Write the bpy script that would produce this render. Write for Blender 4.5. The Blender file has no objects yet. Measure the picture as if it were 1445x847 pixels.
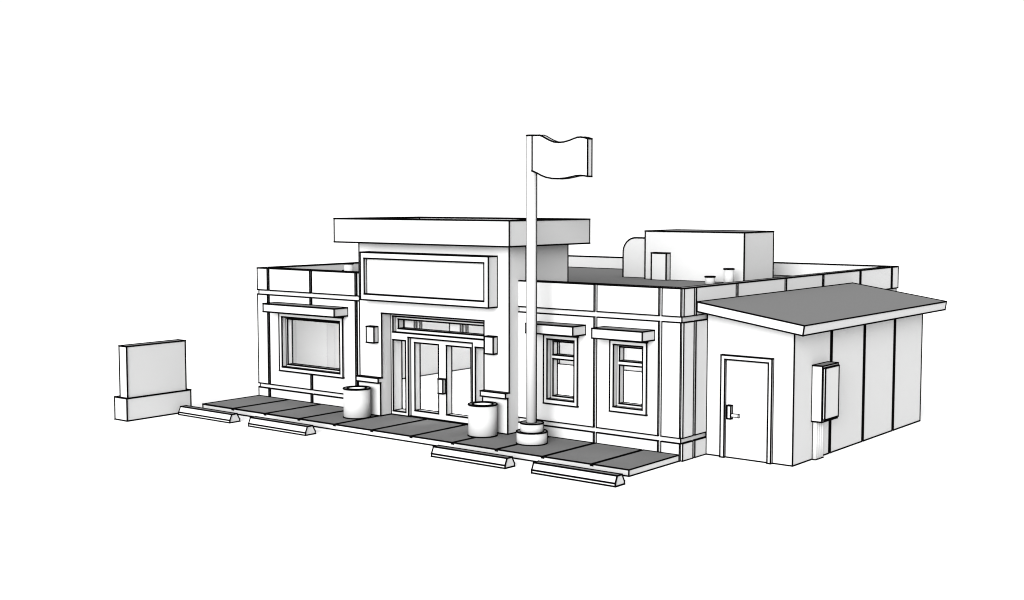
import bpy, bmesh, math
from mathutils import Vector

# --------------------------------------------------------------------------
# A small single-storey building in white panels, black edge beading along
# every edge, on a white yard under an even white overcast sky.
# All numbers below are in drawing units; S turns them into metres.
# --------------------------------------------------------------------------
S = 0.8
SW = 0.167          # height of the pavement
scene = bpy.context.scene
COL = scene.collection

# ------------------------------------------------------------- materials
def matte(name, col, var=0.0, scale=3.0, rough=None):
    m = bpy.data.materials.new(name)
    m.use_nodes = True
    nt = m.node_tree
    nt.nodes.clear()
    out = nt.nodes.new('ShaderNodeOutputMaterial')
    d = nt.nodes.new('ShaderNodeBsdfDiffuse')
    c = (col, col, col, 1) if not isinstance(col, tuple) else col
    d.inputs['Color'].default_value = c
    if var > 0:
        tc = nt.nodes.new('ShaderNodeTexCoord')
        n = nt.nodes.new('ShaderNodeTexNoise')
        n.inputs['Scale'].default_value = scale
        n.inputs['Detail'].default_value = 4
        r = nt.nodes.new('ShaderNodeMapRange')
        r.inputs['To Min'].default_value = 1 - var
        r.inputs['To Max'].default_value = 1 + var
        mx = nt.nodes.new('ShaderNodeVectorMath')
        mx.operation = 'SCALE'
        mx.inputs[0].default_value = c[:3]
        nt.links.new(tc.outputs['Object'], n.inputs['Vector'])
        nt.links.new(n.outputs['Fac'], r.inputs['Value'])
        nt.links.new(r.outputs['Result'], mx.inputs['Scale'])
        nt.links.new(mx.outputs['Vector'], d.inputs['Color'])
    nt.links.new(d.outputs['BSDF'], out.inputs['Surface'])
    return m

WHITE = matte('white_paint', 0.375, 0.01)
LINE = matte('black_beading', 0.0012)
SHADE_TOP = matte('shaded_top_paint', 0.155, 0.01)  # dark paint for tops: the shade of upward faces put into colour
PAVE = matte('shade_toned_concrete', 0.14, 0.01)  # concrete, its grey also carrying the shade of the flat top
ROOF = matte('shade_toned_roofing', 0.14, 0.01)  # roofing toned down to hold the shade of a level surface
SHEETROOF = matte('shade_toned_sheet_roofing', 0.15, 0.01)  # sheet roofing, with the shade of its tilt in the tone
YARD = matte('white_yard', 0.90, 0.01, 0.5)

def glass_mat():
    m = bpy.data.materials.new('clear_glass')
    m.use_nodes = True
    nt = m.node_tree
    nt.nodes.clear()
    out = nt.nodes.new('ShaderNodeOutputMaterial')
    mix = nt.nodes.new('ShaderNodeMixShader')
    mix.inputs[0].default_value = 0.04
    t = nt.nodes.new('ShaderNodeBsdfTransparent')
    g = nt.nodes.new('ShaderNodeBsdfGlossy')
    g.inputs['Roughness'].default_value = 0.02
    nt.links.new(t.outputs[0], mix.inputs[1])
    nt.links.new(g.outputs[0], mix.inputs[2])
    nt.links.new(mix.outputs[0], out.inputs['Surface'])
    return m
GLASS = glass_mat()

def fill_glow_mat(strength):
    m = bpy.data.materials.new('fill_glow')
    m.use_nodes = True
    nt = m.node_tree
    nt.nodes.clear()
    out = nt.nodes.new('ShaderNodeOutputMaterial')
    e = nt.nodes.new('ShaderNodeEmission')
    e.inputs['Strength'].default_value = strength
    nt.links.new(e.outputs[0], out.inputs['Surface'])
    return m

# ------------------------------------------------------- geometry helpers
def rad(p):
    """Radius of the edge beading: a little heavier towards the back of the site."""
    d = -0.62 * (p[0] - 31.25) + 0.78 * (p[1] + 25.5)
    return 6.9e-4 * max(d, 20)

def bm_box(x0, x1, y0, y1, z0, z1, bm=None):
    bm = bm or bmesh.new()
    v = [bm.verts.new((x, y, z)) for z in (z0, z1) for y in (y0, y1) for x in (x0, x1)]
    for f in ((0, 2, 3, 1), (4, 5, 7, 6), (0, 1, 5, 4), (2, 6, 7, 3), (0, 4, 6, 2), (1, 3, 7, 5)):
        bm.faces.new([v[i] for i in f])
    return bm

def bm_prism(profile, axis, a, b, bm=None):
    """profile: list of 2D points; axis 'x' -> (y,z), 'y' -> (x,z), 'z' -> (x,y)."""
    bm = bm or bmesh.new()
    def P(q, t):
        return {'x': (t, q[0], q[1]), 'y': (q[0], t, q[1]), 'z': (q[0], q[1], t)}[axis]
    A = [bm.verts.new(P(q, a)) for q in profile]
    B = [bm.verts.new(P(q, b)) for q in profile]
    n = len(profile)
    fs = [bm.faces.new(A), bm.faces.new(B[::-1])]
    for i in range(n):
        fs.append(bm.faces.new((A[i], B[i], B[(i + 1) % n], A[(i + 1) % n])))
    bmesh.ops.recalc_face_normals(bm, faces=fs)
    return bm

def circle(cx, cy, r, n=64):
    return [(cx + r * math.cos(2 * math.pi * i / n), cy + r * math.sin(2 * math.pi * i / n)) for i in range(n)]

def bm_cyl(cx, cy, r, z0, z1, bm=None, n=64):
    return bm_prism(circle(cx, cy, r, n), 'z', z0, z1, bm)

def bm_ring(cx, cy, r, ri, z0, z1, n=64):
    """A cup: outer wall, flat rim, inner wall, closed bottom."""
    bm = bmesh.new()
    def loop(rr, z):
        return [bm.verts.new((x, y, z)) for x, y in circle(cx, cy, rr, n)]
    a, b, c, d = loop(r, z0), loop(r, z1), loop(ri, z1), loop(ri, z0 + 0.1)
    for u, w in ((a, b), (b, c), (c, d)):
        for i in range(n):
            bm.faces.new((u[i], u[(i + 1) % n], w[(i + 1) % n], w[i]))
    bm.faces.new(a[::-1])
    bm.faces.new(d)
    return bm

def to_obj(bm):
    me = bpy.data.meshes.new('tmp')
    bm.to_mesh(me)
    bm.free()
    o = bpy.data.objects.new('tmp', me)
    COL.objects.link(o)
    return o

def cut(bm, cutters):
    """Subtract boxes (x0,x1,y0,y1,z0,z1) from a bmesh; returns a new bmesh."""
    if not cutters:
        return bm
    a = to_obj(bm)
    cb = bmesh.new()
    cs = []
    for c in cutters:
        o = to_obj(bm_box(*c))
        cs.append(o)
        m = a.modifiers.new('b', 'BOOLEAN')
        m.operation = 'DIFFERENCE'
        m.solver = 'EXACT'
        m.use_self = False
        m.object = o
    cb.free()
    dg = bpy.context.evaluated_depsgraph_get()
    dg.update()
    out = bmesh.new()
    out.from_mesh(a.evaluated_get(dg).to_mesh())
    for o in [a] + cs:
        me = o.data
        bpy.data.objects.remove(o)
        bpy.data.meshes.remove(me)
    bmesh.ops.remove_doubles(out, verts=out.verts, dist=1e-5)
    bmesh.ops.dissolve_limit(out, angle_limit=math.radians(0.5), verts=out.verts, edges=out.edges)
    return out

def join(*bms):
    out = bmesh.new()
    for b in bms:
        me = bpy.data.meshes.new('tmp')
        b.to_mesh(me)
        b.free()
        out.from_mesh(me)
        bpy.data.meshes.remove(me)
    return out

def add_bar(verts, faces, p, q, n=6, extend=0.8, k=1.0):
    """A thin rod from p to q (edge beading)."""
    p, q = Vector(p), Vector(q)
    d = q - p
    if d.length < 1e-6:
        return
    d.normalize()
    r0, r1 = rad(p) * k, rad(q) * k
    p, q = p - d * r0 * extend, q + d * r1 * extend
    u = d.orthogonal().normalized()
    w = d.cross(u)
    b = len(verts)
    for c, r in ((p, r0), (q, r1)):
        for i in range(n):
            a = 2 * math.pi * (i + 0.5) / n
            verts.append(c + (u * math.cos(a) + w * math.sin(a)) * r)
    for i in range(n):
        j = (i + 1) % n
        faces.append((b + i, b + j, b + n + j, b + n + i))
    faces.append(tuple(b + i for i in range(n))[::-1])
    faces.append(tuple(b + n + i for i in range(n)))

def build(name, bm, mat=WHITE, top=None, parent=None, base=None, beading=True, seams=(), angle=24,
          smooth=False, k=1.0, skip=None):
    """Link a bmesh as ONE mesh object with black beading along its sharp edges.
    top: material for upward faces.  base: world position of the thing (drawing units)."""
    bm.normal_update()
    lim = math.radians(angle)
    tv, tf = [], []
    if beading:
        for e in bm.edges:
            if skip and skip(e):
                continue
            if len(e.link_faces) == 2:
                if e.calc_face_angle(0.0) < lim:
                    continue
            p, q = e.verts[0].co.copy(), e.verts[1].co.copy()
            for lev in (0.0, 0.155, 0.16, SW):      # beading at a foot rests on the surface below
                if abs(p.z - lev) < .002 and abs(q.z - lev) < .002 and (lev == 0 or name != 'pavement'):
                    lift = .55 * rad(p) + (SW - lev if 0.1 < lev else 0)
                    p.z += lift
                    q.z += lift
                    break
            add_bar(tv, tf, p, q, k=k)
    for s in seams:
        add_bar(tv, tf, s[0], s[1], k=k)
    mats = [mat]
    if top:
        mats.append(top)
    for f in bm.faces:
        f.material_index = 0
        f.smooth = smooth and abs(f.normal.z) < 0.5
        if top and f.normal.z > 0.85:  # upward faces get the colour that has shade in it
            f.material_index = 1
    if tf:
        mats.append(LINE)
        li = len(mats) - 1
        vs = [bm.verts.new(v) for v in tv]
        for f in tf:
            nf = bm.faces.new([vs[i] for i in f])
            nf.material_index = li
    b = Vector(base) if base is not None else (Vector(parent['base']) if parent is not None and 'base' in parent else Vector((0, 0, 0)))
    for v in bm.verts:
        v.co = (v.co - b) * S
    me = bpy.data.meshes.new(name)
    bm.to_mesh(me)
    bm.free()
    for m in mats:
        me.materials.append(m)
    o = bpy.data.objects.new(name, me)
    COL.objects.link(o)
    if parent is not None:
        o.parent = parent
        root = parent
        while root.parent is not None:
            root = root.parent
        if base is None:
            pass
    else:
        o.location = b * S
    return o

BASES = {}
def thing(name, label, cat, base, group=None):
    o = bpy.data.objects.new(name, None)
    o.empty_display_size = 0.2
    COL.objects.link(o)
    o.location = Vector(base) * S
    o['label'] = label
    o['category'] = cat
    if group:
        o['group'] = group
    BASES[o.name] = base
    return o

def part(name, bm, parent, mat=WHITE, **kw):
    root = parent
    while root.parent is not None:
        root = root.parent
    o = build(name, bm, mat, parent=parent, base=BASES[root.name], **kw)
    return o

def tag(o, label, cat, group=None):
    o['label'] = label
    o['category'] = cat
    if group:
        o['group'] = group
    return o

def copy_tree(o, label, loc):
    r = o.copy()
    COL.objects.link(r)
    r.location = Vector(loc) * S
    r['label'] = label
    BASES[r.name] = loc
    def kids(src, dst):
        for c in list(src.children):
            d = c.copy()
            COL.objects.link(d)
            d.parent = dst
            kids(c, d)
    kids(o, r)
    return r

# ------------------------------------------------------------- the setting
g = build('ground', bm_box(-400, 400, -400, 400, -0.5, -0.004), YARD, beading=False, base=(0, 0, 0))
g['kind'] = 'structure'

YM = 2.29                      # main facade plane (front of the cladding)
joints = [1.5 * i for i in range(10)]
sw = cut(bm_box(-1.46, 14.576, 0, 2.287, 0, SW), [(x - 0.03, x + 0.03, -1, 3, SW - 0.03, 1) for x in joints])
o = build('pavement', sw, WHITE, top=PAVE, base=(0, 0, 0))
o['kind'] = 'structure'

# ------------------------------------------------------------ the building
X0, X1, YC, YR = -1.46, 14.59, 2.35, 16.16     # core walls
bld = thing('panelled_building', 'long single storey white panelled building with a raised flat topped entrance and grey flat roof',
            'building', (6.5, YM, 0))
TIERS = ((0.0, 0.455), (0.595, 3.525), (3.675, 4.382))
PT = 0.06

windows = [   # outer x0,x1,z0,z1 of trim, inner x0,x1,z0,z1
    dict(o=(-0.365, 2.555, 1.10, 2.97), i=(-0.23, 2.43, 1.225, 2.85), rail=False),
    dict(o=(10.335, 11.460, 1.09, 2.96), i=(10.452, 11.352, 1.215, 2.85), rail=True),
    dict(o=(12.500, 13.630, 1.09, 2.96), i=(12.612, 13.512, 1.215, 2.85), rail=True),
]
holes = [(w['o'][0] + .03, w['o'][1] - .03, 1.5, 3.0, w['o'][2] + .03, w['o'][3] - .03) for w in windows]

core = bm_box(X0, X1, YC, YR, 0, 4.385)
core = cut(core, [(X0 + .2, X1 - .2, YC + .26, YR - .1, -1, 9),
                  (3.72, 9.36, 1.0, 2.75, -1, 9), (-.5, .7, 15.5, 16.3, -1, 2.6)] + holes)
pan = []
def front_panels(xa, xb, grooves):
    xs = [xa]
    for gx in grooves:
        xs += [gx - .05, gx + .05]
    xs.append(xb)
    for i in range(0, len(xs), 2):
        for z0, z1 in TIERS:
            cs = [h for h in holes if h[0] < xs[i + 1] and h[1] > xs[i]] if z0 == 0.595 else []
            pan.append(cut(bm_box(xs[i], xs[i + 1], YM, YC + .003, z0, z1), cs))
front_panels(X0, 3.67, [-0.93, 1.085, 3.105])
front_panels(9.40, X1, [11.997, 13.994])
def side_panels(x0, x1, ys):
    e = [YC]
    for y in ys:
        e += [y - .055, y + .055]
    e.append(YR)
    for i in range(0, len(e), 2):
        for z0, z1 in TIERS:
            pan.append(bm_box(x0, x1, e[i], e[i + 1], z0, z1))
side_panels(X1 - .003, X1 + PT, [2.90, 5.07, 7.92, 10.37, 13.08, 15.61])
side_panels(X0 - PT, X0 + .003, [2.90, 5.07, 7.92, 10.37, 13.08, 15.61])
e = [X0] + [v for k in range(1, 8) for v in (X0 + 2.006 * k - .05, X0 + 2.006 * k + .05)] + [X1]
for i in range(0, len(e), 2):
    for z0, z1 in TIERS:
        pan.append(bm_box(e[i], e[i + 1], YR - .003, YR + PT, z0, z1))
part('wall', join(core, *pan), bld, k=.84)
part('back_door', bm_box(-.55, .75, 16.125, 16.15, 0, 2.65), bld)

part('roof_deck', bm_box(X0 + .19, X1 - .19, YC + .25, YR - .09, 3.75, 3.93), bld, WHITE, top=ROOF)

# entrance: front slab with plinth and capping in one profile
prof = [(2.62, .16), (1.815, .16), (1.815, 1.175), (1.715, 1.175), (1.715, 1.318), (1.88, 1.318), (1.88, 5.42), (2.62, 5.42)]
portal = cut(bm_prism(prof, 'x', 3.66, 9.42), [(4.575, 8.53, 0, 4, -1, 3.255)])
part('entrance_wall', portal, bld, top=SHADE_TOP)
part('upper_storey_wall', bm_box(3.74, 9.33, 2.60, 4.72, 3.92, 5.42), bld)
cor = cut(bm_box(3.16, 9.845, 1.35, 5.08, 5.352, 6.046), [(3.42, 9.585, 1.61, 4.82, 5.78, 9)])
part('cornice', cor, bld, top=SHADE_TOP)

# storefront inside the entrance
DX0, DX1 = 5.272, 7.765
sf = cut(bm_box(4.57, 8.535, 2.28, 2.66, .155, 3.258),
         [(4.653, 5.172, 2, 3, .29, 2.437), (DX0, DX1, 2, 3, -1, 2.545), (7.872, 8.40, 2, 3, .29, 2.437), (4.653, 8.45, 2, 3, 2.665, 3.145)])
sfo = part('storefront', sf, bld)
for x0, x1 in ((4.653, 5.172), (7.872, 8.40)):
    part('side_window_pane', bm_box(x0 - .01, x1 + .01, 2.47, 2.476, .28, 2.447), sfo, GLASS, beading=False)
tr = part('transom_window', cut(bm_box(4.643, 8.46, 2.42, 2.655, 2.655, 3.155), [(4.742, 8.36, 2, 3, 2.765, 3.05)]), bld)
part('pane', bm_box(4.735, 8.37, 2.53, 2.536, 2.76, 3.055), tr, GLASS, beading=False)
for dx in (0, 1.82):
    part('mullion', bm_box(4.72 + dx, 5.135 + dx, 2.70, 2.78, 2.5, 3.4), tr)
    part('mullion', bm_box(4.90 + dx, 5.215 + dx, 2.86, 2.94, 2.5, 3.4), tr)
door = part('double_door', cut(bm_box(DX0 - .004, DX1 + .004, 2.395, 2.625, .155, 2.553),
                               [(5.43, 6.374, 2, 3, .358, 2.39), (6.68, 7.613, 2, 3, .358, 2.39)]), bld)
part('pane', bm_box(5.42, 6.384, 2.51, 2.516, .35, 2.40), door, GLASS, beading=False)
part('pane', bm_box(6.67, 7.623, 2.51, 2.516, .35, 2.40), door, GLASS, beading=False)
part('handle', bm_box(6.455, 6.635, 2.28, 2.398, .985, 1.405), door, top=SHADE_TOP)

for w in windows:
    ox0, ox1, oz0, oz1 = w['o']
    ix0, ix1, iz0, iz1 = w['i']
    fr = part('window', cut(bm_box(ox0, ox1, 2.23, 2.60, oz0, oz1), [(ix0, ix1, 1, 4, iz0, iz1)]), bld)
    b = .07
    cs = [(ix0 + b, ix1 - b, 2, 4, iz0 + b, iz1 - b)]
    if w['rail']:
        cs = [(ix0 + b, ix1 - b, 2, 4, iz0 + b, 2.30), (ix0 + b, ix1 - b, 2, 4, 2.405, iz1 - b)]
    part('sash', cut(bm_box(ix0 - .01, ix1 + .01, 2.41, 2.606, iz0 - .01, iz1 + .01), cs), fr)
    part('pane', bm_box(ix0 + .05, ix1 - .05, 2.52, 2.526, iz0 + .05, iz1 - .05), fr, GLASS, beading=False)
for x0, x1 in ((-0.515, 2.735), (10.13, 11.68), (12.29, 13.827)):
    part('window_hood', bm_box(x0, x1, YM - .58, YM + .004, 3.04, 3.29), bld, top=SHADE_TOP)

# ---------------------------------------------------------- lean-to annex
slope = 0.147
ann = thing('lean_to_shed', 'white lean-to shed with a grey sloping roof against the right end of the long building', 'shed', (15.9, 3.526, 0))
zr = lambda x: 3.77 - slope * (x - 14.65)
shed = bm_prism([(14.648, 0), (17.097, 0), (17.097, zr(17.097) + .05), (14.648, zr(14.648) + .05)], 'y', 3.526, 11.955)
shed = cut(shed, [(17.06, 18, y - .055, y + .055, -1, 9) for y in (5.65, 7.755, 9.86)])
part('wall', shed, ann)
rp = [(14.655, 4.012), (17.612, 3.58), (17.577, 3.339), (14.655, 3.768)]
part('roof', bm_prism(rp, 'y', 2.985, 12.49), ann, top=SHEETROOF)
part('door_frame', cut(bm_box(15.11, 16.542, 3.436, 3.53, 0, 2.65), [(15.22, 16.447, 3, 4, -1, 2.545)]), ann)
sd = part('door', bm_box(15.215, 16.452, 3.512, 3.532, 0, 2.548), ann)
part('lock_plate', bm_box(15.31, 15.415, 3.42, 3.514, 1.03, 1.365), sd, top=SHADE_TOP)
lev = bm_prism(circle(3.462, 1.118, .045, 20), 'x', 15.40, 15.625)
part('lever_handle', lev, sd, angle=40, k=.5,
     seams=[((15.41, 3.445, 1.118 + .043), (15.62, 3.445, 1.118 + .043)), ((15.41, 3.43, 1.118 - .032), (15.62, 3.43, 1.118 - .032))])

# --------------------------------------------------------- electric cabinet
eb = thing('electric_cabinet', 'white electric cabinet with conduits hung on the right wall of the lean-to shed', 'electric box', (17.1, 5.0, 0))
part('cabinet', bm_box(17.095, 17.385, 4.54, 5.45, 1.0, 2.425), eb, top=SHADE_TOP)
part('door', bm_box(17.384, 17.445, 4.585, 5.375, 1.06, 2.372), eb)
for k in range(4):
    y = 4.65 + .12 * k
    se = [((17.16 - .905 * .058, y - .425 * .058, 0), (17.16 - .905 * .058, y - .425 * .058, 1.0))] if k == 0 else ()
    part('conduit', bm_cyl(17.16, y, .056, 0, 1.002, n=24), eb, smooth=True, seams=se, k=.8)

# ---------------------------------------------------------------- sign board
sb = thing('sign_board', 'blank white framed sign board mounted above the entrance doors', 'sign', (6.55, 1.88, 3.66))
part('frame', cut(bm_box(4.11, 9.005, 1.49, 1.884, 3.66, 5.06), [(4.256, 8.85, 1, 1.605, 3.832, 4.888)]), sb, top=SHADE_TOP)
part('panel', bm_box(4.262, 8.844, 1.601, 1.62, 3.84, 4.88), sb, beading=False)

# ---------------------------------------------------------------- wall lamps
def lamp_body(x0):
    return bm_box(x0, x0 + .31, 1.70, 1.883, 2.37, 2.845)
wl = build('wall_lamp', lamp_body(4.12), top=SHADE_TOP, base=(4.275, 1.88, 2.37))
tag(wl, 'white box wall lamp on the entrance wall to the left of the glazed doors', 'wall lamp', 'lamps beside the entrance')
w2 = wl.copy()
COL.objects.link(w2)
w2.location = Vector((8.845, 1.88, 2.37)) * S
w2['label'] = 'white box wall lamp between the glazed doors and the flagpole'

# ------------------------------------------------------------------ planters
pl = thing('planter', 'white cylindrical planter below the wall lamp left of the entrance doors', 'planter', (4.10, 1.30, SW), 'planters by the entrance')
part('pot', bm_ring(4.10, 1.30, .395, .28, SW, 1.034), pl, top=SHADE_TOP, smooth=True)
part('filling', bm_cyl(4.10, 1.30, .278, .9, 1.025), pl, YARD, beading=False)
copy_tree(pl, 'white cylindrical planter on the pavement beside the stepped flagpole base', (8.947, 1.31, SW))

# ------------------------------------------------------------- flagpole, flag
PX, PY = 10.69, 1.25
fp = thing('flagpole', 'tall white flagpole on a stepped round base at the front of the pavement', 'flagpole', (PX, PY, SW))
vr = (.79, .61)
def seam(r, z0, z1, c=1.0):
    return [((PX + vr[0] * r * c, PY + vr[1] * r * c, z0), (PX + vr[0] * r * c, PY + vr[1] * r * c, z1))]
part('lower_base', bm_cyl(PX, PY, .405, SW, .49), fp, top=SHADE_TOP, smooth=True, seams=seam(.405, SW, .49))
part('upper_base', bm_cyl(PX, PY, .305, .485, .72), fp, top=SHADE_TOP, smooth=True, seams=seam(.305, .49, .72))
part('pole', bm_cyl(PX - .02, PY, .127, .715, 8.27), fp, top=SHADE_TOP, smooth=True)
part('pole_outline', bmesh.new(), fp, LINE, k=.4, seams=[((PX - .02 - .79 * .126, PY - .61 * .126, .73), (PX - .02 - .79 * .126, PY - .61 * .126, 8.26))])  # thin rod added to draw the pole's left outline, not a rope
hb = bmesh.new()
part('pole_outline', hb, fp, LINE, seams=[((PX - .02 + .79 * .13, PY + .61 * .13, .73), (PX - .02 + .79 * .13, PY + .61 * .13, 7.3))])  # rod added as the outline on the pole's right side

fx = [(10.69, 8.262), (10.85, 8.265), (11.0, 8.262), (11.09, 8.235), (11.2, 8.18), (11.32, 8.125), (11.46, 8.08), (11.62, 8.062), (11.78, 8.07), (11.95, 8.105),
      (12.08, 8.145), (12.2, 8.174), (12.3, 8.178), (12.42, 8.16), (12.515, 8.132)]
fb = [(10.69, 7.36), (10.80, 7.34), (10.92, 7.295), (11.05, 7.235), (11.2, 7.185), (11.4, 7.15), (11.6, 7.142), (11.8, 7.153), (11.98, 7.18), (12.15, 7.21),
      (12.3, 7.217), (12.42, 7.207), (12.515, 7.19)]
fl = bm_prism(fx + fb[::-1], 'y', 1.16, 1.345)
o = build('flag', fl, base=(10.69, 1.25, 7.15), angle=30, seams=[((10.762, 1.157, 7.35), (10.762, 1.157, 8.265))])
tag(o, 'blank white flag rippling at the top of the flagpole', 'flag')

# --------------------------------------------------------------- wheel stops
wp = [(-1.135, 0), (-1.135, .085), (-1.06, .252), (-.862, .252), (-.765, .085), (-.765, 0)]
ws = build('wheel_stop', bm_prism(wp, 'x', -1.19, 1.235), top=SHADE_TOP, base=(0, -.95, 0), k=.88)
tag(ws, 'white wheel stop in front of the pavement corner beside the monument sign', 'wheel stop', 'wheel stops along the pavement')
for x, lab in ((3.30 - .02, 'second white wheel stop from the monument sign, left of the left planter'),
               (10.46, 'white wheel stop lying in front of the planter beside the flagpole'),
               (13.715, 'white wheel stop nearest the right end of the pavement, past the flagpole')):
    c = ws.copy()
    COL.objects.link(c)
    c.location = Vector((x, -.95, 0)) * S
    c['label'] = lab

# ------------------------------------------------------------- monument sign
mo = thing('monument_sign', 'blank white upright slab sign on a low block base at the far left', 'sign', (-1.7, -1.7, 0))
part('base', bm_box(-2.0, -1.39, -2.85, -.52, 0, .69), mo, top=SHADE_TOP)
part('slab', bm_box(-1.80, -1.432, -2.79, -.66, .688, 2.242), mo, top=SHADE_TOP)

# ------------------------------------------------------------- roof equipment
ru = thing('rooftop_unit', 'large white boxed ventilation unit with a curved duct on the flat roof', 'ventilation unit', (9.5, 12.4, 3.93))
part('cabinet', bm_box(7.71, 11.454, 11.4, 13.40, 3.925, 5.556), ru, top=SHADE_TOP)
part('control_box', bm_box(8.12, 8.695, 11.15, 11.404, 3.925, 4.835), ru, top=SHADE_TOP)
arc = [(7.715, 3.925), (6.525, 3.925), (6.525, 4.79)]
for i in range(1, 13):
    a = math.pi / 2 * i / 12
    arc.append((7.035 - .51 * math.cos(a), 4.797 + .51 * math.sin(a)))
arc.append((7.715, 5.307))
part('duct', bm_prism(arc, 'y', 11.85, 13.2), ru, angle=30)
def vent(x, y, h, lab):
    t = thing('vent_pipe', lab, 'vent pipe', (x, y, 3.93), 'vent pipes on the flat roof')
    part('pipe', bm_cyl(x, y, .158, 3.925, 3.93 + h, n=40), t, top=SHADE_TOP, smooth=True,
         skip=lambda ed: min(v.co.z for v in ed.verts) < 4.0)
    return t
vent(10.675, 10.6, .225, 'short white vent pipe in front of the ventilation unit on the roof')
vent(11.35, 10.6, .495, 'taller white vent pipe in front of the ventilation unit on the roof')
vent(-.574, 5.575, .495, 'tall white vent pipe behind the left parapet, left of the entrance tower')
vent(-.98, 5.895, .225, 'short white vent pipe behind the left parapet, left of the entrance tower')

# ------------------------------------------- added fill lights, unseen, inside the building
LIT = fill_glow_mat(8.0)  # glow added to brighten the rooms behind the glass
first = None
for ix in range(4):
    for iy in range(4):
        x, y = 2.2 + 3.5 * ix, (4.1, 7.6, 12.2, 14.5)[iy]
        if first is None:
            first = thing('added_fill_panel', 'square glowing fill panel added out of sight under the flat roof', 'added light', (x, y, 3.7), 'added lights inside the building')
            part('fill_backing', bm_box(x - .8, x + .8, y - .8, y + .8, 3.70, 3.752), first, beading=False)
            part('fill_emitter', bm_box(x - .75, x + .75, y - .75, y + .75, 3.69, 3.701), first, LIT, beading=False)
        else:
            copy_tree(first, first['label'], (x, y, 3.7))

# -------------------------------------------------------------------- light
w = bpy.data.worlds.new('World')
scene.world = w
w.use_nodes = True
bg = w.node_tree.nodes['Background']
bg.inputs['Color'].default_value = (1, 1, 1, 1)
bg.inputs['Strength'].default_value = 0.515
sun = bpy.data.lights.new('sun', 'SUN')
sun.energy = 5.0
sun.angle = math.radians(38)
so = bpy.data.objects.new('sun', sun)
COL.objects.link(so)
az, el = math.radians(20), math.radians(10)      # azimuth measured from straight in front, + to the right
dirn = Vector((-math.sin(az) * math.cos(el), math.cos(az) * math.cos(el), -math.sin(el)))
so.rotation_euler = dirn.to_track_quat('-Z', 'Y').to_euler()
so.location = (10, -20, 12)

# ------------------------------------------------------------------- camera
cam = bpy.data.cameras.new('camera')
cam.sensor_width = 36
cam.lens = 36 * 1815.88 / 1445
cam.clip_end = 2000
co = bpy.data.objects.new('camera', cam)
COL.objects.link(co)
co.location = Vector((31.2518, -25.4839, 6.581)) * S
co.rotation_euler = (math.pi / 2 - 0.0771, 0, 0.6712)
scene.camera = co

scene.render.engine = 'CYCLES'
scene.cycles.max_bounces = 8
scene.cycles.filter_width = 1.1
scene.view_settings.view_transform = 'Standard'
scene.view_settings.look = 'None'
scene.view_settings.exposure = 1.0
scene.view_settings.gamma = 1
